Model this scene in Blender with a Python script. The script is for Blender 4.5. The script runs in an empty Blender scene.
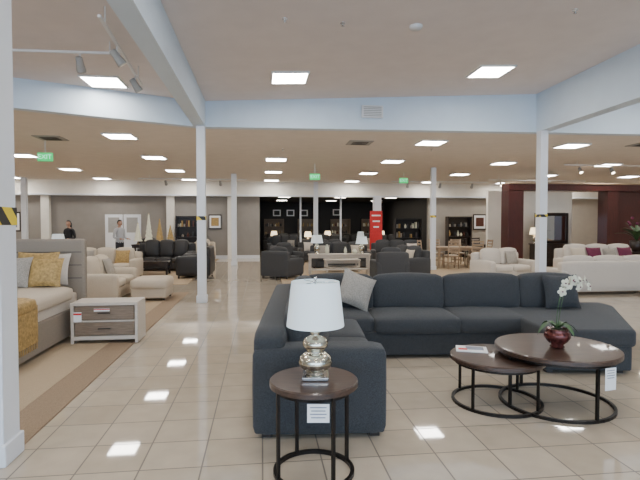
import bpy, bmesh, math, random
from mathutils import Matrix, Vector, Euler
random.seed(4)
pi=math.pi
GR=0.1208
def g2w(u,v):
    c,s=math.cos(GR),math.sin(GR)
    return (u*c-v*s, u*s+v*c)
# ---------------------------------------------------------------- materials
def newmat(name):
    m=bpy.data.materials.new(name); m.use_nodes=True
    nt=m.node_tree; return m,nt,nt.nodes['Principled BSDF']
def coords(nt,scale=(1,1,1)):
    tc=nt.nodes.new('ShaderNodeTexCoord'); mp=nt.nodes.new('ShaderNodeMapping')
    mp.inputs['Scale'].default_value=scale
    nt.links.new(tc.outputs['Object'],mp.inputs['Vector']); return mp
def mat(name,col,rough=.6,metal=0,var=.12,nscale=20,bump=.0,stretch=(1,1,1),emit=0,coat=0,spec=.5,trans=0,sheen=0):
    m,nt,b=newmat(name)
    mp=coords(nt,stretch)
    n=nt.nodes.new('ShaderNodeTexNoise'); n.inputs['Scale'].default_value=nscale; n.inputs['Detail'].default_value=4
    nt.links.new(mp.outputs[0],n.inputs['Vector'])
    r=nt.nodes.new('ShaderNodeValToRGB')
    r.color_ramp.elements[0].position=.3; r.color_ramp.elements[1].position=.7
    r.color_ramp.elements[0].color=tuple(max(0,c*(1-var)) for c in col)+(1,)
    r.color_ramp.elements[1].color=tuple(min(1,c*(1+var)) for c in col)+(1,)
    nt.links.new(n.outputs[0],r.inputs[0]); nt.links.new(r.outputs[0],b.inputs['Base Color'])
    b.inputs['Roughness'].default_value=rough; b.inputs['Metallic'].default_value=metal
    b.inputs['Specular IOR Level'].default_value=spec
    b.inputs['Coat Weight'].default_value=coat
    b.inputs['Transmission Weight'].default_value=trans
    b.inputs['Sheen Weight'].default_value=sheen
    if bump:
        bp=nt.nodes.new('ShaderNodeBump'); bp.inputs['Strength'].default_value=bump; bp.inputs['Distance'].default_value=.01
        nt.links.new(n.outputs[0],bp.inputs['Height']); nt.links.new(bp.outputs[0],b.inputs['Normal'])
    if emit:
        b.inputs['Emission Color'].default_value=tuple(col)+(1,); b.inputs['Emission Strength'].default_value=emit
    return m
def tilemat():
    m,nt,b=newmat('floor_tile'); mp=coords(nt)
    br=nt.nodes.new('ShaderNodeTexBrick'); br.offset=0; br.squash=1
    br.inputs['Scale'].default_value=1.0; br.inputs['Brick Width'].default_value=.4; br.inputs['Row Height'].default_value=.4
    br.inputs['Mortar Size'].default_value=.0055; br.inputs['Mortar Smooth'].default_value=.1
    br.inputs['Color1'].default_value=(.54,.455,.35,1); br.inputs['Color2'].default_value=(.60,.51,.40,1)
    br.inputs['Mortar'].default_value=(.15,.12,.09,1); br.inputs['Bias'].default_value=0
    nt.links.new(mp.outputs[0],br.inputs['Vector'])
    n=nt.nodes.new('ShaderNodeTexNoise'); n.inputs['Scale'].default_value=5; n.inputs['Detail'].default_value=6
    nt.links.new(mp.outputs[0],n.inputs['Vector'])
    mx=nt.nodes.new('ShaderNodeMix'); mx.data_type='RGBA'; mx.blend_type='MULTIPLY'; mx.inputs[0].default_value=.25
    nt.links.new(br.outputs['Color'],mx.inputs[6]); nt.links.new(n.outputs[0],mx.inputs[7])
    nt.links.new(mx.outputs[2],b.inputs['Base Color'])
    mr=nt.nodes.new('ShaderNodeMapRange'); mr.inputs[3].default_value=.035; mr.inputs[4].default_value=.6
    nt.links.new(br.outputs['Fac'],mr.inputs[0]); nt.links.new(mr.outputs[0],b.inputs['Roughness'])
    bp=nt.nodes.new('ShaderNodeBump'); bp.inputs['Strength'].default_value=.25; bp.inputs['Distance'].default_value=.002; bp.invert=True
    nt.links.new(br.outputs['Fac'],bp.inputs['Height']); nt.links.new(bp.outputs[0],b.inputs['Normal'])
    b.inputs['Specular IOR Level'].default_value=.85
    return m
def tapemat():
    m,nt,b=newmat('hazard_tape'); mp=coords(nt)
    w=nt.nodes.new('ShaderNodeTexWave'); w.wave_type='BANDS'; w.bands_direction='DIAGONAL'; w.inputs['Scale'].default_value=2.6
    r=nt.nodes.new('ShaderNodeValToRGB'); r.color_ramp.interpolation='CONSTANT'
    r.color_ramp.elements[0].color=(.02,.02,.02,1); r.color_ramp.elements[1].position=.5; r.color_ramp.elements[1].color=(.8,.6,.03,1)
    nt.links.new(mp.outputs[0],w.inputs['Vector']); nt.links.new(w.outputs[0],r.inputs[0]); nt.links.new(r.outputs[0],b.inputs['Base Color'])
    return m
def emat(name,col,s):
    m,nt,b=newmat(name)
    b.inputs['Base Color'].default_value=tuple(col)+(1,)
    b.inputs['Emission Color'].default_value=tuple(col)+(1,); b.inputs['Emission Strength'].default_value=s
    return m
M_tile=tilemat(); M_tape=tapemat()
M_carpet=mat('carpet_tan',(.42,.32,.21),.95,nscale=120,bump=.4,var=.15)
M_carpet2=mat('carpet_border',(.28,.20,.13),.95,nscale=120,bump=.4,var=.15)
M_ceil=mat('ceiling_paint',(.72,.66,.64),.9,nscale=3,var=.03)
M_ceilb=mat('ceiling_paint_back',(.76,.70,.64),.9,nscale=3,var=.03)
M_beam=mat('beam_daylight_tint',(.64,.74,.84),.7,nscale=3,var=.02)  # cool blue of the window daylight is put into the base colour
M_col=mat('column_paint',(.76,.78,.82),.6,nscale=4,var=.02)
M_wall=mat('wall_grey',(.28,.255,.23),.9,nscale=3,var=.04)
M_wallw=mat('wall_cream',(.84,.80,.72),.9,nscale=3,var=.03)
M_wallm=mat('wall_warmgrey',(.40,.36,.31),.9,nscale=3,var=.04)
M_black=mat('wall_black',(.02,.018,.018),.7,nscale=3,var=.1)
M_maroon=mat('maroon_wood',(.06,.012,.009),.4,nscale=8,var=.25,stretch=(8,8,.6))
M_sofa=mat('charcoal_fabric',(.036,.039,.043),.92,nscale=170,bump=.45,var=.45,sheen=.1)
M_sofad=mat('charcoal_piping',(.028,.032,.04),.9)
M_grey=mat('grey_fabric',(.055,.055,.057),.9,nscale=120,bump=.3,var=.2)
M_taupe=mat('taupe_fabric',(.28,.235,.19),.9,nscale=120,bump=.3,var=.15)
M_cream=mat('cream_fabric',(.56,.48,.38),.9,nscale=100,bump=.3,var=.08)
M_white=mat('white_fabric',(.60,.54,.47),.9,nscale=60,bump=.2,var=.06)
M_leather=mat('black_leather',(.018,.016,.016),.45,nscale=60,bump=.3,var=.2)
M_brownl=mat('brown_leather',(.10,.028,.016),.4,nscale=60,bump=.3,var=.2)
M_gold=mat('gold_fabric',(.40,.26,.09),.6,nscale=30,bump=.3,var=.35)
M_pill=mat('beige_pillow',(.33,.30,.26),.9,nscale=90,bump=.4,var=.3)
M_plum=mat('plum_fabric',(.13,.015,.05),.8,nscale=60,var=.2)
M_walnut=mat('walnut',(.055,.030,.020),.34,nscale=6,var=.45,stretch=(1,9,9),coat=.2)
M_bronze=mat('bronze_metal',(.03,.025,.022),.42,metal=.8,nscale=10)
M_lwood=mat('light_wood',(.36,.26,.17),.55,nscale=7,var=.2,stretch=(1,9,9))
M_wash=mat('whitewash_wood',(.56,.50,.43),.55,nscale=7,var=.08,stretch=(1,9,9))
M_draw=mat('drawer_wood',(.20,.145,.10),.5,nscale=7,var=.22,stretch=(1,9,9))
M_dwood=mat('dark_wood',(.022,.012,.008),.35,nscale=7,var=.3,stretch=(1,9,9))
M_merc=mat('mercury_glass',(.58,.54,.44),.12,metal=.95,nscale=14,var=.45,bump=.25)
M_chrome=mat('chrome',(.7,.7,.7),.15,metal=1)
M_shade=mat('lampshade_linen_glow',(.84,.92,.94),.9,nscale=140,var=.03,bump=.1,emit=.22)  # lamps are unlit; a faint glow is put into the linen
M_paper=mat('paper',(.85,.85,.85),.7,var=.02)
M_ink=mat('ink_grey',(.22,.24,.3),.7)
M_red=mat('red_print',(.6,.02,.02),.6)
M_mirror=mat('mirror_glass',(.6,.6,.6),.04,metal=1,var=.02)
M_pot=mat('pot_mercury_red',(.13,.035,.03),.22,metal=.5,nscale=30,var=.6)
M_leaf=mat('leaf_green',(.04,.09,.03),.5,nscale=20,var=.3)
M_petal=mat('orchid_petal',(.72,.70,.55),.6,nscale=20,var=.1)
M_soil=mat('moss',(.05,.04,.02),.9,nscale=60,bump=.6)
M_skin=mat('skin',(.48,.27,.18),.55,var=.05)
M_hair=mat('hair_black',(.012,.01,.01),.5,nscale=80,bump=.4)
M_shirt=mat('shirt_lightgrey',(.42,.43,.45),.8,nscale=60,var=.1)
M_blk=mat('cloth_black',(.015,.015,.018),.85,nscale=60)
M_pants=mat('trousers_dark',(.03,.03,.04),.85,nscale=60)
M_lip=mat('lip',(.3,.09,.07),.5); M_eye=mat('eye_dark',(.02,.015,.01),.2)
M_plast=mat('white_plastic',(.75,.75,.75),.5,var=.02)
M_vent=mat('vent_grey',(.35,.34,.32),.6,var=.05)
M_ventd=mat('vent_dark',(.08,.07,.06),.7,var=.05)
M_panel=emat('light_panel_emission',(1,.965,.905),37)
M_fill=emat('alcove_fill_emission',(1,.9,.75),22)  # glow of the panels added in the alcove
M_spot=emat('spot_emission',(1,.85,.62),18)
M_green=emat('exit_green',(.01,.5,.14),1.1)
M_exitw=emat('exit_letters',(.3,1,.55),1.6)
M_warm=emat('warm_shade',(1,.78,.5),2.6)
# ---------------------------------------------------------------- mesh builder
def T(x=0,y=0,z=0): return Matrix.Translation((x,y,z))
def R(rx=0,ry=0,rz=0): return Euler((rx,ry,rz)).to_matrix().to_4x4()
class B:
    def __init__(s): s.v=[];s.f=[];s.m=[];s.sm=[];s.mats=[]
    def mi(s,m):
        if m not in s.mats: s.mats.append(m)
        return s.mats.index(m)
    def add(s,vs,fs,m,smooth=False,X=None):
        o=len(s.v); 
        for p in vs:
            p=Vector(p)
            if X is not None: p=X@p
            s.v.append(tuple(p))
        k=s.mi(m)
        for f in fs: s.f.append(tuple(i+o for i in f)); s.m.append(k); s.sm.append(smooth)
    def addbm(s,bm,m,smooth,X=None):
        bm.verts.index_update()
        s.add([v.co.copy() for v in bm.verts],[[v.index for v in f.verts] for f in bm.faces],m,smooth,X); bm.free()
    def box(s,c,d,m,bev=0,X=None,seg=2,smooth=False):
        bm=bmesh.new(); bmesh.ops.create_cube(bm,size=1)
        for v in bm.verts: v.co=Vector((v.co.x*d[0],v.co.y*d[1],v.co.z*d[2]))
        if bev: bmesh.ops.bevel(bm,geom=bm.edges[:],offset=min(bev,min(d)*.49),segments=seg,affect='EDGES',profile=.5)
        Y=T(*c); Y=X@Y if X is not None else Y
        s.addbm(bm,m,smooth,Y)
    def span(s,a,b,m,bev=0,X=None):
        s.box([(a[i]+b[i])/2 for i in range(3)],[abs(b[i]-a[i]) for i in range(3)],m,bev,X)
    def cush(s,c,d,m,r=.05,crown=.02,n=8,X=None,sag=0):
        bm=bmesh.new(); bmesh.ops.create_cube(bm,size=2)
        bmesh.ops.subdivide_edges(bm,edges=bm.edges[:],cuts=n,use_grid_fill=True)
        h=[q/2 for q in d]; r=min(r,min(h)*.98)
        for v in bm.verts:
            u=v.co.copy()
            p=Vector([math.sin(u[i]*pi/2)*.35*h[i]+u[i]*.65*h[i] for i in range(3)])
            q=Vector([max(-h[i]+r,min(h[i]-r,p[i])) for i in range(3)])
            dl=p-q
            if dl.length>1e-9: p=q+dl.normalized()*min(r,max(abs(dl.x),abs(dl.y),abs(dl.z)))
            a=[1-min(1,abs(p[i])/h[i])**2 for i in range(3)]
            w=[p[i]/h[i] for i in range(3)]
            p=Vector((p.x+crown*.6*w[0]*a[1]*a[2],p.y+crown*w[1]*a[0]*a[2],p.z+crown*w[2]*a[0]*a[1]))
            v.co=p
        Y=T(*c); Y=X@Y if X is not None else Y
        s.addbm(bm,m,True,Y)
    def pillow(s,c,w,h,t,m,X=None,n=12):
        vs=[];fs=[]
        for sd in (1,-1):
            o=len(vs)
            for j in range(n+1):
                for i in range(n+1):
                    a=-1+2*i/n;b=-1+2*j/n
                    pin=1-.08*(1-a*a); pin2=1-.08*(1-b*b)
                    th=((1-a*a)*(1-b*b))**.42
                    vs.append((a*w/2*pin2, sd*t/2*th, b*h/2*pin))
            for j in range(n):
                for i in range(n):
                    q=[o+j*(n+1)+i,o+j*(n+1)+i+1,o+(j+1)*(n+1)+i+1,o+(j+1)*(n+1)+i]
                    fs.append(q if sd==-1 else q[::-1])
        Y=T(*c); Y=Y@X if X is not None else Y
        s.add(vs,fs,m,True,Y)
    def lathe(s,prof,m,c=(0,0,0),seg=32,X=None,smooth=True):
        vs=[];fs=[]
        for r,z in prof:
            for i in range(seg):
                a=2*pi*i/seg; vs.append((r*math.cos(a),r*math.sin(a),z))
        for k in range(len(prof)-1):
            for i in range(seg):
                j=(i+1)%seg; fs.append((k*seg+i,k*seg+j,(k+1)*seg+j,(k+1)*seg+i))
        Y=T(*c); Y=X@Y if X is not None else Y
        s.add(vs,fs,m,smooth,Y)
    def cyl(s,c,r,h,m,seg=24,r2=None,X=None,smooth=True):
        r2=r if r2 is None else r2
        Y=T(*c); Y=X@Y if X is not None else Y
        s.lathe([(r,0),(r2,h)],m,seg=seg,X=Y,smooth=smooth)
        s.lathe([(0.0001,0),(r,0)],m,seg=seg,X=Y,smooth=False); s.lathe([(r2,h),(0.0001,h)],m,seg=seg,X=Y,smooth=False)
    def torus(s,c,Rr,w,h,m,seg=48,X=None):
        Y=T(*c); Y=X@Y if X is not None else Y
        s.lathe([(Rr-w,-h),(Rr+w,-h),(Rr+w,h),(Rr-w,h),(Rr-w,-h)],m,seg=seg,X=Y,smooth=False)
    def tube(s,pts,r,m,seg=8,X=None,r2=None):
        vs=[];fs=[]; pts=[Vector(p) for p in pts]; n=len(pts)
        for k,p in enumerate(pts):
            d=(pts[min(k+1,n-1)]-pts[max(k-1,0)]).normalized()
            a=d.orthogonal().normalized() if k==0 else (pa-d*pa.dot(d)).normalized()
            pa=a; b=d.cross(a); rr=r if r2 is None else r+(r2-r)*k/(n-1)
            for i in range(seg):
                t=2*pi*i/seg; vs.append(p+a*rr*math.cos(t)+b*rr*math.sin(t))
        for k in range(n-1):
            for i in range(seg):
                j=(i+1)%seg; fs.append((k*seg+i,k*seg+j,(k+1)*seg+j,(k+1)*seg+i))
        fs.append(tuple(range(seg))[::-1]); fs.append(tuple(range((n-1)*seg,n*seg)))
        s.add(vs,fs,m,True,X)
    def prism(s,poly,z0,z1,m,bev=0,seg=2,smooth=False,X=None):
        bm=bmesh.new(); a=[bm.verts.new((p[0],p[1],z0)) for p in poly]; b=[bm.verts.new((p[0],p[1],z1)) for p in poly]
        n=len(poly)
        bm.faces.new(a[::-1]); bm.faces.new(b)
        for i in range(n): bm.faces.new((a[i],a[(i+1)%n],b[(i+1)%n],b[i]))
        bmesh.ops.recalc_face_normals(bm,faces=bm.faces[:])
        if bev: bmesh.ops.bevel(bm,geom=bm.edges[:],offset=bev,segments=seg,affect='EDGES',profile=.5)
        s.addbm(bm,m,smooth,X)
    def sph(s,c,r,m,X=None,seg=16):
        bm=bmesh.new(); bmesh.ops.create_uvsphere(bm,u_segments=seg,v_segments=seg//2+2,radius=1)
        r=(r,r,r) if not hasattr(r,'__len__') else r
        for v in bm.verts: v.co=Vector((v.co.x*r[0],v.co.y*r[1],v.co.z*r[2]))
        Y=T(*c); Y=X@Y if X is not None else Y
        s.addbm(bm,m,True,Y)
    def text(s,t,size,m,X):
        cu=bpy.data.curves.new('t','FONT'); cu.body=t; cu.size=size; cu.align_x='CENTER'; cu.align_y='CENTER'; cu.extrude=.002
        o=bpy.data.objects.new('t',cu); bpy.context.collection.objects.link(o)
        me=bpy.data.meshes.new_from_object(o.evaluated_get(bpy.context.evaluated_depsgraph_get()))
        s.add([v.co.copy() for v in me.vertices],[tuple(p.vertices) for p in me.polygons],m,False,X)
        bpy.data.objects.remove(o); bpy.data.meshes.remove(me)
    def done(s,name,loc=(0,0,0),rz=0):
        me=bpy.data.meshes.new(name); me.from_pydata(s.v,[],s.f)
        for m in s.mats: me.materials.append(m)
        me.polygons.foreach_set('material_index',s.m); me.polygons.foreach_set('use_smooth',s.sm)
        me.update()
        o=bpy.data.objects.new(name,me); o.location=loc; o.rotation_euler=(0,0,rz)
        bpy.context.collection.objects.link(o); return o
# ---------------------------------------------------------------- room shell (grid frame u,v rotated GR)
b=B(); b.span((-16,-7,-.1),(18,34,0),M_tile); b.done('floor',rz=GR)
b=B(); b.span((-2.05,3.35,.0),(-1.72,11.6,.012),M_carpet2); b.span((-15.8,3.35,.0),(-2.05,3.7,.012),M_carpet2); b.span((-15.8,11.25,.0),(-2.05,11.6,.012),M_carpet2); b.done('carpet_border',rz=GR)
b=B(); b.span((-15.8,3.7,.0),(-2.05,11.25,.015),M_carpet); b.done('carpet',rz=GR)
b=B(); b.span((-15.8,13.2,.0),(-2.0,22.9,.015),M_carpet); b.done('carpet',rz=GR)
b=B(); b.span((.55,12.8,.0),(17.8,22.9,.015),M_carpet); b.done('carpet',rz=GR)
b=B(); b.span((-16.2,-7,0),(-16,34,5.4),M_wallw); b.done('wall_left',rz=GR)
b=B(); b.span((18,-7,0),(18.2,34,5.4),M_wallw); b.done('wall_right',rz=GR)
b=B()
b.span((-16,-7.2,0),(18,-7,.5),M_wallw); b.span((-16,-7.2,3.4),(18,-7,5.4),M_wallw)
for k in range(8):
    u=-16+k*4.8; b.span((u,-7.2,.5),(min(u+.4,18),-7,3.4),M_wallw)
b.done('wall_front',rz=GR)
M_glass=emat('daylit_glass',(.55,.75,1.0),1.6)
for k in range(7):
    b=B(); u=-15.6+k*4.8
    b.span((u,-7.14,.5),(min(u+4.4,18),-7.1,3.4),M_glass); b.span((u,-7.1,.5),(min(u+4.4,18),-7.05,.56),M_bronze); b.span((u+2.15,-7.1,.5),(u+2.21,-7.05,3.4),M_bronze)
    b.done('window_%d'%(k+1),rz=GR)
b=B(); b.span((-16,23.3,0),(-.1,23.5,3.64),M_wall); b.done('wall_back_left',rz=GR)
b=B(); b.span((8.3,23.3,0),(18,23.5,3.64),M_wallm); b.done('wall_back_right',rz=GR)
b=B(); b.span((-.3,32,0),(8.6,32.2,3.64),M_black); b.done('wall_back',rz=GR)
b=B(); b.span((-.3,23.5,0),(-.1,32,3.64),M_black); b.done('wall_alcove_left',rz=GR)
b=B(); b.span((8.3,23.5,0),(8.5,32,3.64),M_black); b.done('wall_alcove_right',rz=GR)
b=B(); b.span((-.1,23.5,3.1),(8.3,32,3.2),M_black); b.done('ceiling_alcove',rz=GR)
b=B(); b.span((-16,22.9,3.0),(18,23.3,3.64),M_wallw); b.done('trim_1',rz=GR)
b=B(); b.span((-16,22.86,2.95),(18,23.3,3.02),M_col,bev=.01); b.done('trim_2',rz=GR)
b=B(); b.span((-16,23.25,0),(-.1,23.3,.15),M_col); b.done('baseboard_back',rz=GR)
pl=[(-18,1.1),(-2.5,9.95),(4.86,10.55),(19,11.9)]
b=B(); b.prism(pl+[(16,37),(-21,37)],3.64,3.8,M_ceilb); b.done('ceiling')
b=B()
def zf(x): return 4.14+max(0,.042*(x+2.5))
b.add([(-18,-9,4.14),(-2.5,-9,4.14),(-2.5,13,4.14),(-18,13,4.14)],[(0,1,2,3)],M_ceil)
b.add([(-2.5,-9,4.14),(20,-9,zf(20)),(20,13,zf(20)),(-2.5,13,4.14)],[(0,1,2,3)],M_ceil)
b.done('ceiling')
b=B()
for i in range(3):
    p,q=pl[i],pl[i+1]
    z1,z2=zf(p[0])+.02,zf(q[0])+.02
    vs=[(p[0],p[1]-.02,3.62),(q[0],q[1]-.02,3.62),(q[0],q[1]+.2,3.62),(p[0],p[1]+.2,3.62),(p[0],p[1]-.02,z1),(q[0],q[1]-.02,z2),(q[0],q[1]+.2,z2),(p[0],p[1]+.2,z1)]
    b.add(vs,[(0,3,2,1),(4,5,6,7),(0,1,5,4),(1,2,6,5),(2,3,7,6),(3,0,4,7)],M_beam)
b.done('trim_beam_cross')
def longbeam(name,x,y,w):
    b=B(); u=x*math.cos(GR)+y*math.sin(GR); v=-x*math.sin(GR)+y*math.cos(GR)
    b.span((u-w,-6.9,3.62),(u,v,zf(x+1.2)+.12),M_beam); b.done(name,rz=GR)
longbeam('trim_beam_left',-2.36,9.98,.24); longbeam('trim_beam_right',4.96,10.55,.26)
def column(x,y,w,h,tape=None,name='column',base=True,th=.12):
    b=B(); b.box((0,0,h/2),(w,w,h),M_col,.008)
    if base: b.box((0,0,.075),(w+.04,w+.04,.15),M_col,.01)
    if tape: b.box((0,0,tape),(w+.008,w+.008,th),M_tape)
    b.done(name,(x,y,0),GR)
column(-2.44,9.9,.17,3.62,1.74,th=.08); column(4.79,10.4,.17,3.62,1.80,th=.06)
column(-2.21,3.22,.22,4.13,1.66)
column(-3.4,19.0,.2,3.62); column(4.0,17.0,.16,3.62,1.9,th=.08); column(-12.6,20.5,.2,3.62)
column(-.2*1,22.6,.2,3.62,base=False)
for u in (1.9,3.9):
    x,y=g2w(u,23.6); column(x,y,.08,3.05,base=False,name='slim_post')
x,y=g2w(5.6,23.0); column(x,y,.35,2.95,base=False,name='column')
for u in (-13.0,-9.9,-4.4,-1.6):
    b=B(); b.span((u,23.05,0),(u+.35,23.28,2.94),M_wallw); b.done('pilaster',rz=GR)
def panel(x,y,z,tilt=0,m=None):
    b=B(); b.box((0,0,0),(.6,.6,.012),m or M_panel)
    for sx in (-1,1):
        b.box((sx*.315,0,0),(.03,.66,.03),M_plast); b.box((0,sx*.315,0),(.6,.03,.03),M_plast)
    o=b.done('ceiling_light_panel',(x,y,z-.016),GR); o.rotation_euler=(0,-tilt,GR)
def inback(x,y):
    for i in range(3):
        p,q=pl[i],pl[i+1]
        if p[0]<=x<=q[0]: return y> p[1]+(q[1]-p[1])*(x-p[0])/(q[0]-p[0])+.6
    return False
for u in (-14.3,-10.6,-6.9,-3.2,.45,4.15,7.88,11.6,15.3):
    for v in (8.0,11.5,15,18.5,22):
        if (u,v)==(.45,11.5) or (v==8.0 and u>-8): continue
        x,y=g2w(u,v)
        if inback(x,y): panel(x,y,3.64)
for u,v in [(.5,8.6),(4.1,8.3),(-2.75,8.95),(7.9,8.4),(.5,5),(4.1,5),(7.9,5),(-2.9,5),(.5,1.5),(4.1,1.5),(-2.9,1.5),(.5,-2.5),(4.1,-2.5),(-6.5,1.0)]:  # rows nearer than the first are out of view, added for lighting
    x,y=g2w(u,v); panel(x,y,zf(x),.042 if x>-2.3 else 0)
for u in (1.2,4.2,7.0):
    for v in (25.5,29): x,y=g2w(u,v); panel(x,y,3.1,0,M_fill)  # panels added to brighten the dark alcove
def vent(x,y,z,vert=False,m=M_ventd):
    b=B()
    if vert:
        b.box((0,0,0),(.46,.05,.26),M_plast,.01)
        for k in range(6): b.box((0,-.03,-.09+k*.036),(.38,.012,.014),M_vent)
    else:
        b.box((0,0,0),(.6,.6,.02),M_vent,.005)
        for k in range(4): b.torus((0,0,-.012),.07+k*.06,.014,.006,m,seg=4,X=R(0,0,pi/4))
    b.done('air_vent',(x,y,z),GR)
vent(1.1,10.17,3.98,True); vent(.98,11.95,3.63); vent(-6.3,11.3,3.63); vent(8.2,12.2,3.63)
def detector(x,y,z,r=.09):
    b=B(); b.lathe([(r,0),(r,-.02),(r*.8,-.045),(.001,-.05)],M_plast,seg=24); b.done('smoke_detector',(x,y,z))
detector(1.3,6.6,zf(1.3))
def sprinkler(x,y,z):
    b=B(); b.lathe([(.035,0),(.035,-.008),(.01,-.01),(.01,-.04),(.025,-.045),(.001,-.05)],M_chrome,seg=12); b.done('sprinkler_head',(x,y,z))
sprinkler(-.45,6.2,zf(-.4)); sprinkler(.3,6.4,zf(.3)); sprinkler(3.3,6.3,zf(3.3)); sprinkler(-1,13,3.64); sprinkler(3,13,3.64)
def track(name,p,q,z,heads,zc):
    b=B(); d=Vector((q[0]-p[0],q[1]-p[1],0)); L=d.length; a=math.atan2(d.y,d.x)
    X=T(p[0],p[1],z)@R(0,0,a)
    b.box((L/2,0,0),(L,.035,.03),M_plast,X=X)
    for t in (.1,.9): b.cyl((L*t,0,0),.008,zc-z,M_plast,8,X=X)
    for t,az,tl in heads:
        H=X@T(L*t,0,-.02)
        b.cyl((0,0,-.1),.012,.1,M_plast,8,X=H)
        K=H@T(0,0,-.14)@R(0,0,az-a)@R(tl,0,0)
        b.lathe([(.035,.10),(.045,.09),(.05,0),(.062,-.08),(.062,-.11),(.05,-.11)],M_vent,seg=20,X=K)
        b.lathe([(.05,-.10),(.001,-.10)],M_spot,seg=20,X=K,smooth=False)
        b.lathe([(.001,.10),(.035,.10)],M_vent,seg=20,X=K,smooth=False)
    b.done(name)
track('track_light',(-4.4,6.6),(-2.75,6.75),3.98,[(.66,.2,.7)],4.14)
track('track_light',(-2.45,5.4),(-2.95,8.0),3.92,[(.33,-.9,.7),(.8,-.9,.6)],4.14)
track('track_light',(5.9,7.6),(5.4,10.3),4.2,[(.5,.3,.5),(.9,.3,.4)],zf(5.6))
for (u,v,n) in ((-5,20.4,2),(5.6,20.4,3),(9.5,14.2,4),(9.5,19.3,4)):
    p=g2w(u,v); q=g2w(u+4.4,v); track('track_light',p,q,3.5,[((k+.5)/n,.0,.7 if n<4 else -.7) for k in range(n)],3.64)
def exitsign(x,y,z,zc):
    b=B(); b.box((0,0,0),(.34,.05,.2),M_green,.008); b.text('EXIT',.15,M_exitw,T(0,-.028,0)@R(pi/2,0,0))
    b.cyl((0,0,.1),.012,zc-z-.1,M_plast,8); b.done('exit_sign',(x,y,z),GR)
exitsign(-6.55,11.5,3.22,3.64); exitsign(-.17,16.0,3.2,3.64); exitsign(3.3,19.0,3.35,3.64)
# ---------------------------------------------------------------- foreground sectional
b=B(); S=M_sofa
b.span((.01,.02,.04),(.99,3.25,.33),S,.02)
b.span((.9,2.15,.04),(4.2,3.25,.33),S,.02)
b.cush((.50,.13,.36),(1.0,.26,.65),S,.05,.01)
b.cush((.12,1.64,.42),(.26,3.2,.74),S,.06,.01)
b.cush((2.1,3.13,.42),(4.15,.24,.74),S,.06,.01)
b.cush((.62,.74,.395),(.78,1.0,.20),S,.05,.02)
b.cush((.62,1.70,.395),(.78,.92,.20),S,.05,.02)
b.cush((.72,2.62,.395),(1.02,.94,.20),S,.05,.02)
b.cush((1.75,2.60,.395),(1.04,1.0,.20),S,.05,.02)
b.cush((2.68,2.60,.395),(.86,1.0,.20),S,.05,.02)
b.prism([(2.97,1.50),(3.88,1.44),(4.62,2.95),(4.62,3.24),(2.97,3.24)],.04,.31,S,.02)
b.prism([(2.97,1.46),(3.90,1.40),(4.66,2.93),(4.66,3.26),(4.15,3.26),(4.15,3.04),(2.97,3.04)],.30,.49,S,.045,seg=4,smooth=True)
def bc(x,y,w,rz,h=.46,t=.22,z=.69,tl=-.16):
    b.cush((0,0,0),(w,t,h),S,.07,.035,X=T(x,y,z)@R(0,0,rz)@R(tl,0,0))
bc(.36,.76,.98,pi/2); bc(.36,1.74,.96,pi/2)
bc(.86,2.94,.9,0); bc(1.79,2.94,.95,0); bc(2.79,2.94,1.03,0); bc(3.69,2.94,.76,0)
bc(.38,2.55,.72,pi/2*.92)
b.pillow((.47,.56,.73),.5,.5,.18,S,X=R(0,0,pi/2-.2)@R(-.35,0,0))
b.pillow((3.80,2.72,.72),.48,.46,.18,S,X=R(-.3,0,0))
b.pillow((1.06,2.66,.76),.46,.46,.16,M_pill,X=R(0,0,.25)@R(-.32,0,0)@R(0,.42,0))
for x,y in ((.1,.1),(.92,.1),(.1,3.15),(1,2.3),(2.6,2.25),(3.05,1.6),(3.8,1.55),(4.5,3.15),(2.6,3.15)): b.box((x,y,.02),(.07,.07,.04),M_dwood)
b.done('sectional_sofa',(-.50,3.50,0),.035)
# ---------------------------------------------------------------- round tables
def roundtable(x,y,r,h,nleg,rot,th=.045,ring=.9,lw=.02):
    b=B()
    b.lathe([(.001,h-th),(r-.02,h-th),(r,h-th+.008),(r,h-.008),(r-.008,h),(.001,h)],M_walnut,seg=72,smooth=False)
    b.torus((0,0,h-th-.012),r-.05,.012,.012,M_bronze)
    rr=r*ring; b.torus((0,0,.0126),rr,.012,.0125,M_bronze)
    for k in range(nleg):
        a=rot+2*pi*k/nleg
        b.box((0,0,0),(lw,lw,h-th),M_bronze,X=R(0,0,a)@T(rr,0,(h-th)/2))
    return b
def tag(b,x,y,z,rz=0,w=.12,h=.10):
    X=T(x,y,z)@R(0,0,rz)
    b.box((0,0,-h/2),(w,.002,h),M_paper,X=X)
    for k in range(4): b.box((0,-.002,-.02-k*.02),(w*(.75-.1*(k%2)),.001,.006),M_ink,X=X)
b=roundtable(0,0,.285,.61,4,.5,ring=.88); tag(b,.03,-.287,.55,0,.13,.11)
b.done('end_table',(-.04,3.07,0))
b=roundtable(0,0,.52,.515,4,.25,ring=.9,lw=.022); tag(b,.20,-.485,.46,.3,.11,.18)
b.done('round_coffee_table',(2.12,4.28,0))
b=roundtable(0,0,.41,.425,4,.7,ring=.93); b.done('round_nesting_table',(1.60,4.31,0))
b=B(); b.box((0,0,.004),(.28,.21,.008),M_paper,.001); b.box((.03,.02,.0085),(.16,.12,.001),M_ink); b.box((-.08,-.03,.009),(.08,.06,.001),M_red)
b.done('magazine',(1.43,4.5,.425),-.25)
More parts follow.
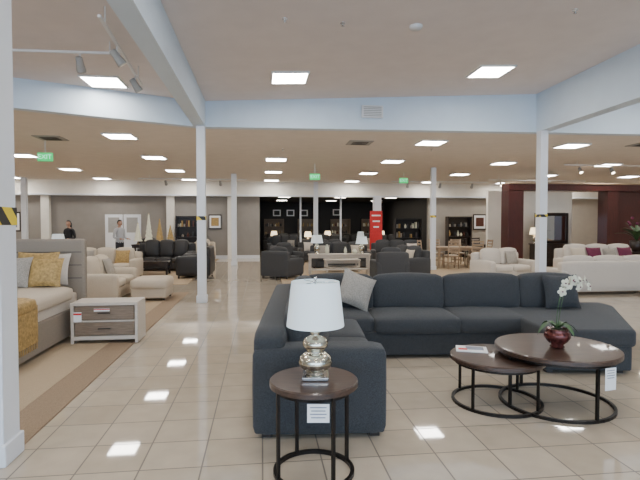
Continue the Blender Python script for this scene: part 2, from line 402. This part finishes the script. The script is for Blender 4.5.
# ---------------------------------------------------------------- table lamp
b=B()
b.box((0,0,.012),(.17,.17,.024),M_chrome,.006)
pr=[(.05,.024),(.062,.03),(.05,.042),(.07,.05),(.10,.075),(.112,.105),(.10,.14),(.066,.165),(.05,.172),(.062,.185),(.082,.21),(.085,.23),(.07,.255),(.04,.272),(.022,.282),(.034,.292),(.034,.302),(.018,.31),(.014,.345)]
b.lathe(pr,M_merc,seg=40)
b.cyl((0,0,.34),.006,.29,M_chrome,8)
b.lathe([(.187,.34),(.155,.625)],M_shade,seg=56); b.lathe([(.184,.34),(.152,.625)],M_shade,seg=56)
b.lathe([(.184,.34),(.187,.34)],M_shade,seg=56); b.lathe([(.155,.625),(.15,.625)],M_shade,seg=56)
for a in range(3): b.tube([(0,0,.62),(.152*math.cos(a*2.1),.152*math.sin(a*2.1),.62)],.003,M_chrome,6)
b.lathe([(.001,.655),(.012,.65),(.012,.635),(.001,.63)],M_chrome,seg=12)
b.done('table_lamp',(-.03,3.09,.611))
# ---------------------------------------------------------------- orchid
b=B()
b.lathe([(.04,0),(.062,.01),(.05,.03),(.085,.06),(.11,.10),(.105,.135),(.085,.155),(.095,.17),(.085,.17),(.001,.15)],M_pot,seg=32)
b.lathe([(.085,.158),(.04,.172),(.001,.175)],M_soil,seg=20)
def leaf(X,L,w,m,curl):
    vs=[];fs=[];n=8
    for k in range(n+1):
        t=k/n; ww=w*math.sin(pi*min(1,t*.92+.08))**.7
        y=L*t; z=curl*math.sin(t*pi*.9)*L-.25*L*t*t
        vs+=[(-ww/2,y,z+.02*w),(0,y,z-.1*w),(ww/2,y,z+.02*w)]
    for k in range(n):
        for j in range(2): a=k*3+j; fs.append((a,a+1,a+4,a+3))
    b.add(vs,fs,m,True,X)
for k,(a,L) in enumerate(((.3,.2),(1.9,.22),(3.4,.2),(4.6,.17),(5.4,.2))): leaf(T(0,0,.165)@R(0,0,a),L,.055,M_leaf,.35)
def flower(X,s=.034):
    for k in range(5):
        a=k*2*pi/5; vs=[(0,0,0)];n=10
        for i in range(n+1):
            t=-1+2*i/n; vs.append((s*.55*math.sin((t+1)*pi), s*(1-math.cos((t+1)*pi))/2*1.3, .006*math.cos((t+1)*pi)))
        fs=[(0,i+1,i+2) for i in range(n)]
        b.add(vs,fs,M_petal,True,X@R(0,0,a))
    b.sph((0,0,.005),.007,M_plum,X=X,seg=8)
for st,dx in ((0,.14),(1,.24)):
    pts=[]
    for k in range(13):
        t=k/12; pts.append((dx*t*t*1.3-.01,(-.02+.05*st)*t,.16+.44*math.sin(t*pi*.62)/math.sin(pi*.5)))
    b.tube(pts,.0035,M_leaf,6,r2=.002)
    for k in range(6,13):
        p=pts[k]; flower(T(p[0]+random.uniform(-.02,.03),p[1]-.015,p[2]+random.uniform(-.03,.02))@R(pi/2+random.uniform(-.4,.4),random.uniform(-.5,.5),random.uniform(0,1)))
b.tube([(0,0,.16),(.03,.01,.34),(.06,.0,.52)],.003,M_leaf,6)
b.done('potted_orchid',(2.10,4.22,.515))
# ---------------------------------------------------------------- bed and nightstand
b=B()
W=1.95
b.box((-W/2,-.06,.69),(W+.06,.13,1.38),M_taupe,.04,seg=3)
for k in range(1,4): b.box((-W/2,-.127,.62+k*.19),(W-.02,.008,.008),M_sofad)
b.span((-.02,-2.25,.05),(-.10,-.12,.42),M_taupe,.02); b.span((-W,-2.25,.05),(-W+.08,-.12,.42),M_taupe,.02)
b.span((-W,-2.32,.05),(-.02,-2.24,.46),M_taupe,.02)
b.box((-W/2,-1.18,.28),(W-.18,2.1,.1),M_dwood)
b.cush((-W/2,-1.18,.48),(W-.12,2.1,.3),M_white,.06,.01)
b.cush((-W/2,-1.3,.63),(W+.0,1.75,.2),M_cream,.07,.03,n=12)
b.cush((-W/2,-1.9,.66),(W+.05,.62,.18),M_gold,.07,.02,n=12); b.box((.012,-1.9,.44),(.02,.6,.44),M_gold,.008)
for k in range(15): b.box((.014,-2.18+k*.04,.19),(.006,.012,.08),M_gold)
for x,y,w,h,m,tl in ((-.45,-.27,.66,.46,M_white,-.3),(-1.35,-.27,.66,.46,M_white,-.3),(-.5,-.42,.56,.5,M_gold,-.35),(-1.3,-.42,.56,.5,M_gold,-.35),(-.72,-.62,.46,.44,M_pill,-.4),(-.32,-.58,.44,.42,M_gold,-.4),(-1.2,-.62,.44,.42,M_pill,-.4)):
    b.pillow((x,y,.76+h/2*.85),w,h,.17,m,X=R(tl,0,0))
for x in (-.08,-W+.08): 
    for y in (-.15,-2.2): b.box((x,y,.025),(.07,.07,.05),M_dwood)
b.done('bed',(-3.50,7.15,.015),GR)
b=B()
b.span((0,0,.51),(.86,.45,.55),M_wash,.004); b.span((0,.01,.0),(.04,.45,.51),M_wash,.004); b.span((.82,.01,.0),(.86,.45,.51),M_wash,.004)
b.span((.04,.43,.03),(.82,.45,.51),M_wash); b.span((.04,.01,.05),(.82,.43,.10),M_wash); b.span((.04,.01,.29),(.82,.03,.31),M_wash)
b.span((.05,.015,.315),(.81,.05,.505),M_draw,.004); b.span((.05,.015,.11),(.81,.05,.285),M_draw,.004)
for z in (.41,.20): b.box((.43,.0,z),(.16,.012,.012),M_bronze); b.box((.37,.008,z),(.008,.016,.008),M_bronze); b.box((.49,.008,z),(.008,.016,.008),M_bronze)
b.box((.09,.01,.36),(.1,.004,.13),M_paper); b.box((.40,.006,.45),(.20,.004,.035),M_paper); b.box((.40,.004,.458),(.20,.004,.012),M_red); b.box((.09,.007,.40),(.1,.003,.025),M_red)
b.done('nightstand',(-3.31,6.32,.015),GR)
# ---------------------------------------------------------------- generic furniture
def sofa(name,W,D,H,m,loc,rz,n=2,armw=.2,armh=.6,pillows=(),seatz=.45,z=0,leg=M_dwood):
    b=B(); bk=.22
    b.box((0,.02,.2),(W-.04,D-.06,.26),m,.03)
    for s in (-1,1): b.cush((s*(W/2-armw/2),0,(armh+.08)/2),(armw,D,armh-.08),m,.06,.01)
    b.cush((0,D/2-bk/2,(H-.05)/2+.04),(W-.05,bk,H-.15),m,.06,.01)
    iw=W-2*armw
    for k in range(n):
        x=-iw/2+iw*(k+.5)/n
        b.cush((x,-.08,seatz-.08),(iw/n-.005,D-bk-.02,.18),m,.05,.025)
        b.cush((0,0,0),(iw/n-.01,.18,H-seatz+.04),m,.07,.04,X=T(x,D/2-bk-.07,seatz+(H-seatz)/2+.02)@R(-.15,0,0))
    for (x,pm,s) in pillows: b.pillow((x,D/2-bk-.24,seatz+s*.48),s,s,.16,pm,X=R(-.35,0,random.uniform(-.1,.1)))
    for sx in (-1,1):
        for sy in (-1,1): b.box((sx*(W/2-.08),sy*(D/2-.08),.04),(.05,.05,.08),leg)
    b.done(name,(loc[0],loc[1],z),rz)
Z=.015
sofa('cream_loveseat',1.7,.95,.86,M_cream,(-4.62,10.3),GR+pi/2,2,z=Z,pillows=((.3,M_pill,.42),))
b=B(); b.cush((0,0,.34),(.75,.85,.22),M_cream,.07,.03); b.box((0,0,.16),(.72,.82,.22),M_cream,.03)
for sx in (-1,1):
    for sy in (-1,1): b.box((sx*.3,sy*.34,.03),(.05,.05,.06),M_dwood)
b.done('upholstered_ottoman',(-3.62,10.35,Z),GR)
sofa('cream_sofa',2.0,.95,.85,M_cream,(-6.3,14.0),GR,3,pillows=((.5,M_gold,.42),(-.5,M_pill,.42)),z=Z)
sofa('leather_sofa',2.0,1.0,1.0,M_leather,(-5.4,16.8),GR,3,armw=.26,armh=.66,z=Z)
sofa('leather_loveseat',1.5,1.0,.98,M_leather,(-3.85,14.9),GR-pi/2,2,armw=.26,armh=.66,z=Z)
sofa('brown_leather_sofa',2.1,.95,.9,M_brownl,(-9.9,16.2),GR,3,z=Z)
sofa('brown_leather_sofa',2.1,.95,.9,M_brownl,(-8.6,12.6),GR,3,z=Z)
sofa('taupe_sofa',2.1,.95,.9,M_taupe,(-11.0,13.8),GR,3,z=Z,pillows=((.5,M_gold,.42),))
sofa('leather_armchair',1.0,.95,.95,M_leather,(-7.4,20.8),GR+.3,1,z=Z)
sofa('cream_armchair',1.0,.95,.9,M_cream,(-5.2,21.0),GR-.3,1,z=Z)
sofa('taupe_sofa',2.0,.95,.9,M_taupe,(-11.5,19.6),GR,3,z=Z)
sofa('grey_armchair',1.0,.95,.88,M_grey,(-1.15,14.6),GR+pi*.8,1,z=0)
sofa('grey_armchair',1.0,.95,.88,M_grey,(-1.25,18.0),GR+.5,1,z=0)
sofa('grey_sofa',2.2,.95,.90,M_grey,(.75,17.6),GR,3,pillows=((-.6,M_pill,.42),(.6,M_cream,.42)),z=Z)
sofa('grey_loveseat',1.6,.95,.88,M_grey,(2.6,15.0),GR-pi/2*.8,2,pillows=((.3,M_cream,.4),),z=Z)
sofa('grey_armchair',.95,.9,.9,M_grey,(1.95,13.5),GR+pi,1,z=Z)
sofa('grey_sofa',2.1,.95,.90,M_grey,(.1,20.8),GR,3,pillows=((-.6,M_white,.42),),z=Z)
sofa('grey_sofa',2.1,.95,.92,M_grey,(3.1,19.3),GR-.2,3,pillows=((.6,M_white,.42),),z=Z)
sofa('taupe_armchair',.95,.9,.9,M_taupe,(2.2,22.2),GR,1,z=Z)
sofa('white_loveseat',1.6,.95,.86,M_white,(5.2,13.6),GR+.2,2,pillows=((.3,M_pill,.42),),z=Z)
sofa('cream_sectional',2.7,.98,.82,M_white,(6.75,11.5),GR+pi,3,armh=.58,z=0,pillows=((.6,M_pill,.45),(-.3,M_cream,.45)))
sofa('white_sofa',2.5,1.0,.95,M_white,(8.35,14.2),GR,3,pillows=((-.7,M_cream,.5),(-.2,M_plum,.5),(.3,M_pill,.46),(.8,M_plum,.5)),z=Z)
sofa('cream_sofa',1.9,.95,.9,M_cream,(11.0,14.2),GR,2,pillows=((-.4,M_plum,.46),(.4,M_gold,.42)),z=Z)
sofa('white_armchair',1.0,.95,.88,M_white,(9.0,12.3),GR-pi/2,1,z=0,pillows=((0,M_plum,.44),))
for k,(u,v) in enumerate(((1.2,24.8),(3.6,25.2),(6.9,24.8),(2.2,27.6),(5.4,27.6),(1.0,30.0),(4.0,30.1),(7.0,30.0))):
    x,y=g2w(u,v); sofa('leather_recliner_sofa',1.9,1.0,1.02,M_leather if k%3 else M_grey,(x,y),GR,2 if k%2 else 3,armw=.28,armh=.66,pillows=((.3,M_red if k==5 else M_pill,.4),))
def table(name,W,D,H,m,loc,rz,z=0,shelf=False,lt=.06,th=.05):
    b=B(); b.box((0,0,H-th/2),(W,D,th),m,.006)
    for sx in (-1,1):
        for sy in (-1,1): b.box((sx*(W/2-lt/2-.02),sy*(D/2-lt/2-.02),(H-th)/2),(lt,lt,H-th),m,.004)
    for sy in (-1,1): b.box((0,sy*(D/2-lt/2-.02),H-th-.04),(W-lt*2,.02,.08),m)
    for sx in (-1,1): b.box((sx*(W/2-lt/2-.02),0,H-th-.04),(.02,D-lt*2,.08),m)
    if shelf: b.box((0,0,.16),(W-.04,D-.04,.03),m)
    return b.done(name,(loc[0],loc[1],z),rz)
table('console_table',2.0,.42,.66,M_wash,(.62,15.45),GR,Z,True)
table('coffee_table',1.2,.6,.42,M_wash,(.75,16.4),GR,Z,True)
table('side_table',.55,.55,.6,M_dwood,(-7.75,14.2),GR,Z,True)
table('console_table',1.9,.45,.85,M_dwood,(-6.2,18.4),GR,Z,True)
table('dining_table',1.7,1.0,.76,M_lwood,(5.15,18.3),GR,Z,lt=.08)
table('dining_table',1.7,1.0,.76,M_dwood,(7.6,20.8),GR,Z,lt=.08)
table('coffee_table',1.1,.55,.42,M_dwood,(-5.4,15.4),GR,Z,True)
table('coffee_table',1.1,.6,.42,M_dwood,(-8.6,11.6),GR,Z,True)
def dchair(loc,rz,m=M_lwood):
    b=B()
    b.box((0,0,.45),(.46,.44,.04),m,.01); b.cush((0,0,.48),(.42,.4,.04),M_cream,.02,.01,n=4)
    for sx in (-1,1):
        b.box((sx*.2,-.19,.215),(.04,.04,.43),m); b.tube([(sx*.2,.2,0),(sx*.2,.2,.45),(sx*.2,.27,1.02)],.02,m,6)
    for z in (.62,.74,.86,.98): b.box((0,.205+(z-.45)*.12,z),(.38,.018,.06),m,.004)
    b.box((0,-.19,.2),(.38,.02,.03),m); b.box((0,.2,.2),(.38,.02,.03),m)
    b.done('dining_chair',(loc[0],loc[1],Z),rz)
for cx,cy,m in ((5.15,18.3,M_lwood),(7.6,20.8,M_dwood)):
    for dx,dy,r in ((-.45,-.75,pi),(.45,-.75,pi),(-.45,.75,0),(.45,.75,0),(-1.15,0,pi/2),(1.15,0,-pi/2)):
        c,s=math.cos(GR),math.sin(GR); dchair((cx+dx*c-dy*s,cy+dx*s+dy*c),GR+r,m)
def lamp2(loc,z,h=.7,lit=False,m=M_merc):
    b=B(); b.lathe([(.07,0),(.08,.02),(.05,.04),(.09,.12),(.10,.2),(.06,.3),(.02,.36),(.015,h*.6)],m,seg=24)
    b.lathe([(.2,h*.58),(.15,h)],M_warm if lit else M_shade,seg=28); b.cyl((0,0,h*.55),.006,h*.45,M_chrome,6)
    b.done('table_lamp',(loc[0],loc[1],z))
lamp2((-7.75,14.2),.615,.72); lamp2((-.1,15.36),.675,.6); lamp2((1.35,15.52),.675,.55)
lamp2((7.97,17.78),.906,.6,True)
b=B()
for x,hh in ((-.75,.8),(-.35,1.15),(.05,.95),(.45,.7)):
    b.cyl((x,0,0),.07,.02,M_gold,12); b.cyl((x,0,0),.012,.15,M_gold,8)
    for k in range(6):
        z=.12+(hh-.12)*k/6; r=.17*(1-k/6.3)
        b.lathe([(r,z),(r*.55,z+(hh-.12)/6+.02)],M_petal if x<0 else M_gold,c=(x,0,0),seg=14); b.lathe([(.001,z),(r,z)],M_petal,c=(x,0,0),seg=14)
    b.sph((x,0,hh),.025,M_gold,seg=8)
b.done('decorative_trees',(-6.2,18.4,.865),GR)
b=B()
for x,r,h in ((-.4,.07,.3),(.2,.05,.22),(.5,.09,.16)):
    b.lathe([(.6*r,0),(r,.3*h),(r*.8,.7*h),(r*.4,.85*h),(r*.5,h)],M_petal,c=(x,0,0),seg=18)
b.done('ceramic_vases',(.62,15.45,.675),GR)
def shelf(x,y,rz,W=1.2,H=2.0,m=M_dwood,z0=Z):
    b=B()
    for s in (-1,1): b.box((s*(W/2-.02),0,H/2),(.04,.38,H),m,.004)
    b.box((0,.18,H/2),(W-.08,.02,H),m)
    for k in range(5):
        z=.08+k*(H-.12)/4; b.box((0,0,z),(W-.08,.36,.03),m)
        if k<4:
            xx=-W/2+.12
            while xx<W/2-.12:
                t=random.random(); hh=random.uniform(.12,.3); mm=random.choice([M_gold,M_petal,M_grey,M_brownl,M_pill])
                if t<.5: b.box((xx,-.03,z+.016+hh/2),(.05,.2,hh),mm,.003)
                elif t<.8: b.lathe([(.03,0),(.06,.3*hh),(.045,.7*hh),(.02,.85*hh),(.03,hh)],mm,c=(xx,-.03,z+.016),seg=12)
                xx+=random.uniform(.07,.17)
    b.done('display_shelf',(x,y,z0),rz)
for u,v in ((-3.3,22.7),(9.6,22.6)):
    x,y=g2w(u,v); shelf(x,y,GR)
x,y=g2w(6.9,22.2); shelf(x,y,GR,1.3,1.9,M_black)
for u in (.8,3.0,5.2,7.3):
    x,y=g2w(u,31.6); shelf(x,y,GR,1.3,2.0,M_draw,0)
for k,(u,v) in enumerate(((2.4,25.0),(5.2,25.0),(3.8,27.6),(.7,27.6),(7.0,27.6))):
    x,y=g2w(u,v); table('end_table',.46,.46,.6,M_draw,(x,y),GR,0,True); lamp2((x,y),.602,.65,k!=1)
# boutique bay
def box_grid(name,a,c,m,bev=0):
    b=B(); b.span(a,c,m,bev); return b.done(name,rz=GR)
bu,bv=8.35,15.4
box_grid('maroon_pillar',(8.3,bv,.015),(8.85,bv+.5,2.78),M_maroon,.01)
box_grid('trim_3',(8.3,bv-.02,2.78),(16.0,bv+.5,3.0),M_maroon,.01)
box_grid('trim_4',(8.3,bv-.06,3.0),(16.0,bv+.5,3.05),M_lwood,.01)
box_grid('wall_bay',(8.85,bv+2.6,0),(12.4,bv+2.75,2.95),M_wallw)
box_grid('wall_bay_right',(12.4,bv+.1,0),(16.0,bv+.4,2.78),M_maroon)
box_grid('maroon_pillar',(11.95,bv,.015),(12.38,bv+.5,2.78),M_maroon,.01)
def dresser(x,y,rz):
    b=B(); b.box((0,0,.45),(1.6,.5,.8),M_dwood,.01); b.box((0,0,.87),(1.66,.54,.04),M_dwood,.008)
    for i in range(3):
        for j in range(3):
            b.box((-.52+.52*i,-.255,.2+.25*j),(.48,.02,.22),M_dwood,.006); b.sph((-.52+.52*i,-.275,.2+.25*j),.014,M_chrome,seg=8)
    for sx in (-1,1):
        for sy in (-1,1): b.box((sx*.74,sy*.2,.03),(.06,.06,.06),M_dwood)
    b.done('dresser',(x,y,.015),rz)
    b=B()
    for s in (-1,1): b.box((s*.62,0,0),(.12,.06,1.15),M_dwood,.02); b.box((0,0,s*.52),(1.14,.06,.12),M_dwood,.02)
    b.box((0,.0,0),(1.14,.02,.94),M_mirror,.003); b.box((0,.03,0),(1.2,.02,1.1),M_dwood)
    b.done('framed_mirror',(x-.02,y+.12,1.483),rz)
dresser(8.75,18.0,GR)
b=B(); b.lathe([(.12,0),(.18,.1),(.2,.35),(.17,.36),(.001,.33)],M_dwood,seg=20)
for k in range(22):
    a=k*2.4; leaf(T(0,0,.34)@R(0,0,a)@R(random.uniform(.5,1.2),0,0),random.uniform(.5,.8),.1,M_leaf,.15)
for k in range(5): b.sph((random.uniform(-.25,.25),random.uniform(-.2,.2),random.uniform(.8,1.1)),.05,M_plum,seg=8)
b.done('potted_plant',(10.1,15.3,.75))
table('side_table',.6,.5,.735,M_dwood,(10.1,15.3),GR,.015,True)
def framed(x,y,z,w,h,rz,mf,mi_,name='framed_picture'):
    b=B(); b.box((0,0,0),(w,.03,h),mf,.006); b.box((0,-.017,0),(w*.86,.006,h*.84),M_paper); b.box((0,-.021,0),(w*.6,.004,h*.56),mi_)
    b.done(name,(x,y,z),rz)
for u,w,h,m in ((-12.2,.7,.9,M_grey),(-11.2,.7,.9,M_ink),(11.0,.7,.8,M_brownl),(11.9,.7,.8,M_gold),(-2.2,.6,.7,M_gold)):
    x,y=g2w(u,23.26); framed(x,y,1.75,w,h,GR,M_dwood,m)
for k in range(2):
    b=B(); b.box((0,0,1.05),(.78,.05,2.08),M_col,.01); b.box((0,-.03,1.6),(.5,.012,.7),M_vent); b.box((0,-.03,.6),(.5,.012,.7),M_col,.005)
    b.sph((.3*(1-2*k),-.05,1.0),.03,M_chrome,seg=8); x,y=g2w(-6.8+k*.82,23.26); b.done('door_%d'%(k+1),(x,y,0.0),GR)
for k,(u,z) in enumerate(((1.0,2.4),(1.9,2.4),(2.8,2.4),(5.0,2.45))):
    x,y=g2w(u,31.95); framed(x,y,z,.6,.5,GR,M_dwood,M_grey)
b=B(); b.box((0,0,1.35),(.55,.05,1.7),M_red,.01); b.box((0,0,.03),(.6,.4,.06),M_dwood,.01); b.box((0,.04,.5),(.05,.04,1.0),M_dwood)
for k,z in enumerate((2.0,1.75,1.5)): b.box((0,-.03,z),(.4-.08*k,.008,.06),M_paper)
b.done('red_banner_stand',(2.45,21.0,.015),GR)
# ---------------------------------------------------------------- people
def person(name,loc,rz,shirt,pants,hair,scale=1,longhair=False,handz=1.08):
    V=[];E=[];Rd=[]
    def v(p,r,par=None):
        V.append(p);Rd.append(r)
        if par is not None: E.append((par,len(V)-1))
        return len(V)-1
    pel=v((0,0,.96),(.15,.11)); sp=v((0,-.005,1.14),(.135,.095),pel); ch=v((0,0,1.32),(.165,.11),sp); ut=v((0,.01,1.43),(.11,.085),ch)
    nk=v((0,.0,1.50),(.052,.055),ut); v((0,-.012,1.58),(.05,.055),nk)
    hands=[]
    for s in (-1,1):
        hp=v((s*.09,0,.87),(.09,.095),pel); kn=v((s*.1,-.015,.5),(.06,.062),hp); cf=v((s*.1,.02,.34),(.055,.058),kn); an=v((s*.105,.02,.09),(.04,.042),cf); v((s*.12,-.14,.04),(.042,.036),an)
        sh=v((s*.185,.01,1.41),(.062,.062),ut); el=v((s*.24,.03,1.13),(.042,.044),sh)
        wr=v((s*.16,-.21,handz),(.026,.03),el); pm=v((s*.145,-.28,handz),(.036,.018),wr); hands.append((s,Vector((s*.14,-.31,handz))))
    me=bpy.data.meshes.new('sk'); me.from_pydata(V,E,[]); o=bpy.data.objects.new('sk',me); bpy.context.collection.objects.link(o)
    md=o.modifiers.new('Skin','SKIN')
    for i,r in enumerate(Rd): me.skin_vertices[0].data[i].radius=r
    me.skin_vertices[0].data[0].use_root=True
    md2=o.modifiers.new('S','SUBSURF'); md2.levels=2; md2.render_levels=2
    bpy.context.view_layer.update()
    ev=bpy.data.meshes.new_from_object(o.evaluated_get(bpy.context.evaluated_depsgraph_get()))
    bpy.data.objects.remove(o)
    b=B(); vs=[x.co.copy() for x in ev.vertices]
    groups={}
    for p in ev.polygons:
        c=p.center
        if c.y<-.20 and c.z>.9: m=M_skin
        elif c.z>1.485: m=M_skin
        elif c.z>.95 : m=shirt
        elif c.z>.085: m=pants
        else: m=M_dwood
        groups.setdefault(m,[]).append(tuple(p.vertices))
    for m,fs in groups.items():
        used=sorted({i for f in fs for i in f}); mp={i:k for k,i in enumerate(used)}
        b.add([vs[i] for i in used],[tuple(mp[i] for i in f) for f in fs],m,True)
    b.torus((0,0,1.49),.058,.008,.012,shirt,seg=20)
    for s,h in hands:
        for k,L in enumerate((.062,.072,.068,.052)):
            x=(k-1.5)*.017
            b.tube([h+Vector((x,.01,0)),h+Vector((x,-L*.5,-.004)),h+Vector((x,-L*.85,-.02)),h+Vector((x,-L,-.035))],.009,M_skin,6,r2=.006)
        b.tube([h+Vector((-s*.028,.04,0)),h+Vector((-s*.05,.01,-.008)),h+Vector((-s*.055,-.02,-.015))],.01,M_skin,6,r2=.007)
    bm=bmesh.new(); bmesh.ops.create_uvsphere(bm,u_segments=28,v_segments=20,radius=1)
    for q in bm.verts:
        x,y,z=q.co; tp=1-.28*max(0,-z)**1.3
        X_,Y_,Z_=x*.077*tp,y*.097*(1-.12*max(0,-z)),z*.118
        if y<0: Y_+= -.022*math.exp(-((x/.16)**2+((z+.12)/.2)**2)); Y_+=.006*math.exp(-(((abs(x)-.38)/.15)**2+((z-.08)/.12)**2)); Y_+=-.008*math.exp(-((x/.3)**2+((z+.75)/.15)**2))
        q.co=Vector((X_,Y_,Z_))
    HX=T(0,-.02,1.655)
    b.addbm(bm,M_skin,True,HX)
    for s in (-1,1):
        b.sph((s*.03,-.083,.008),(.012,.008,.008),M_paper,X=HX,seg=10); b.sph((s*.03,-.090,.008),(.005,.003,.005),M_eye,X=HX,seg=8)
        b.sph((s*.078,.005,-.005),(.008,.018,.03),M_skin,X=HX,seg=10)
        b.box((s*.03,-.091,.03),(.028,.006,.005),hair,X=HX)
    b.sph((0,-.09,-.052),(.022,.007,.007),M_lip,X=HX,seg=10)
    bm=bmesh.new(); bmesh.ops.create_uvsphere(bm,u_segments=24,v_segments=16,radius=1)
    dl=[q for q in bm.verts if (q.co.z< (.42 if q.co.y<-.25 else (-.1 if q.co.y<.25 else -.55)))]
    bmesh.ops.delete(bm,geom=dl,context='VERTS')
    for q in bm.verts: q.co=Vector((q.co.x*.086,q.co.y*.108+.004,q.co.z*.130))
    b.addbm(bm,hair,True,HX)
    if longhair: b.cush((0,.075,-.09),(.15,.06,.24),hair,.03,.01,X=HX,n=6)
    o=b.done(name,(loc[0],loc[1],.015),rz); o.scale=(scale,)*3
person('man',(-7.35,17.6),GR+1.0,M_shirt,M_pants,M_hair)
person('woman',(-9.15,17.5),GR-.4,M_blk,M_blk,M_hair,.99,True)
# ---------------------------------------------------------------- lights
def area(name,loc,rot,sx,sy,e,col):
    l=bpy.data.lights.new(name,'AREA'); l.shape='RECTANGLE'; l.size=sx; l.size_y=sy; l.energy=e; l.color=col
    o=bpy.data.objects.new(name,l); o.location=loc; o.rotation_euler=rot; bpy.context.collection.objects.link(o)
area('window_daylight',(1,-6.3,2.1),(pi/2,0,GR),16,2.8,700,(.55,.75,1))
w=bpy.data.worlds.new('World'); bpy.context.scene.world=w; w.use_nodes=True
w.node_tree.nodes['Background'].inputs[0].default_value=(.5,.6,.75,1); w.node_tree.nodes['Background'].inputs[1].default_value=.3
cam=bpy.data.cameras.new('camera'); cam.sensor_width=36; cam.lens=27; cam.clip_end=200
co=bpy.data.objects.new('camera',cam); co.location=(0,0,1.6); co.rotation_euler=(pi/2-math.atan(15/480),0,0)
bpy.context.collection.objects.link(co); bpy.context.scene.camera=co
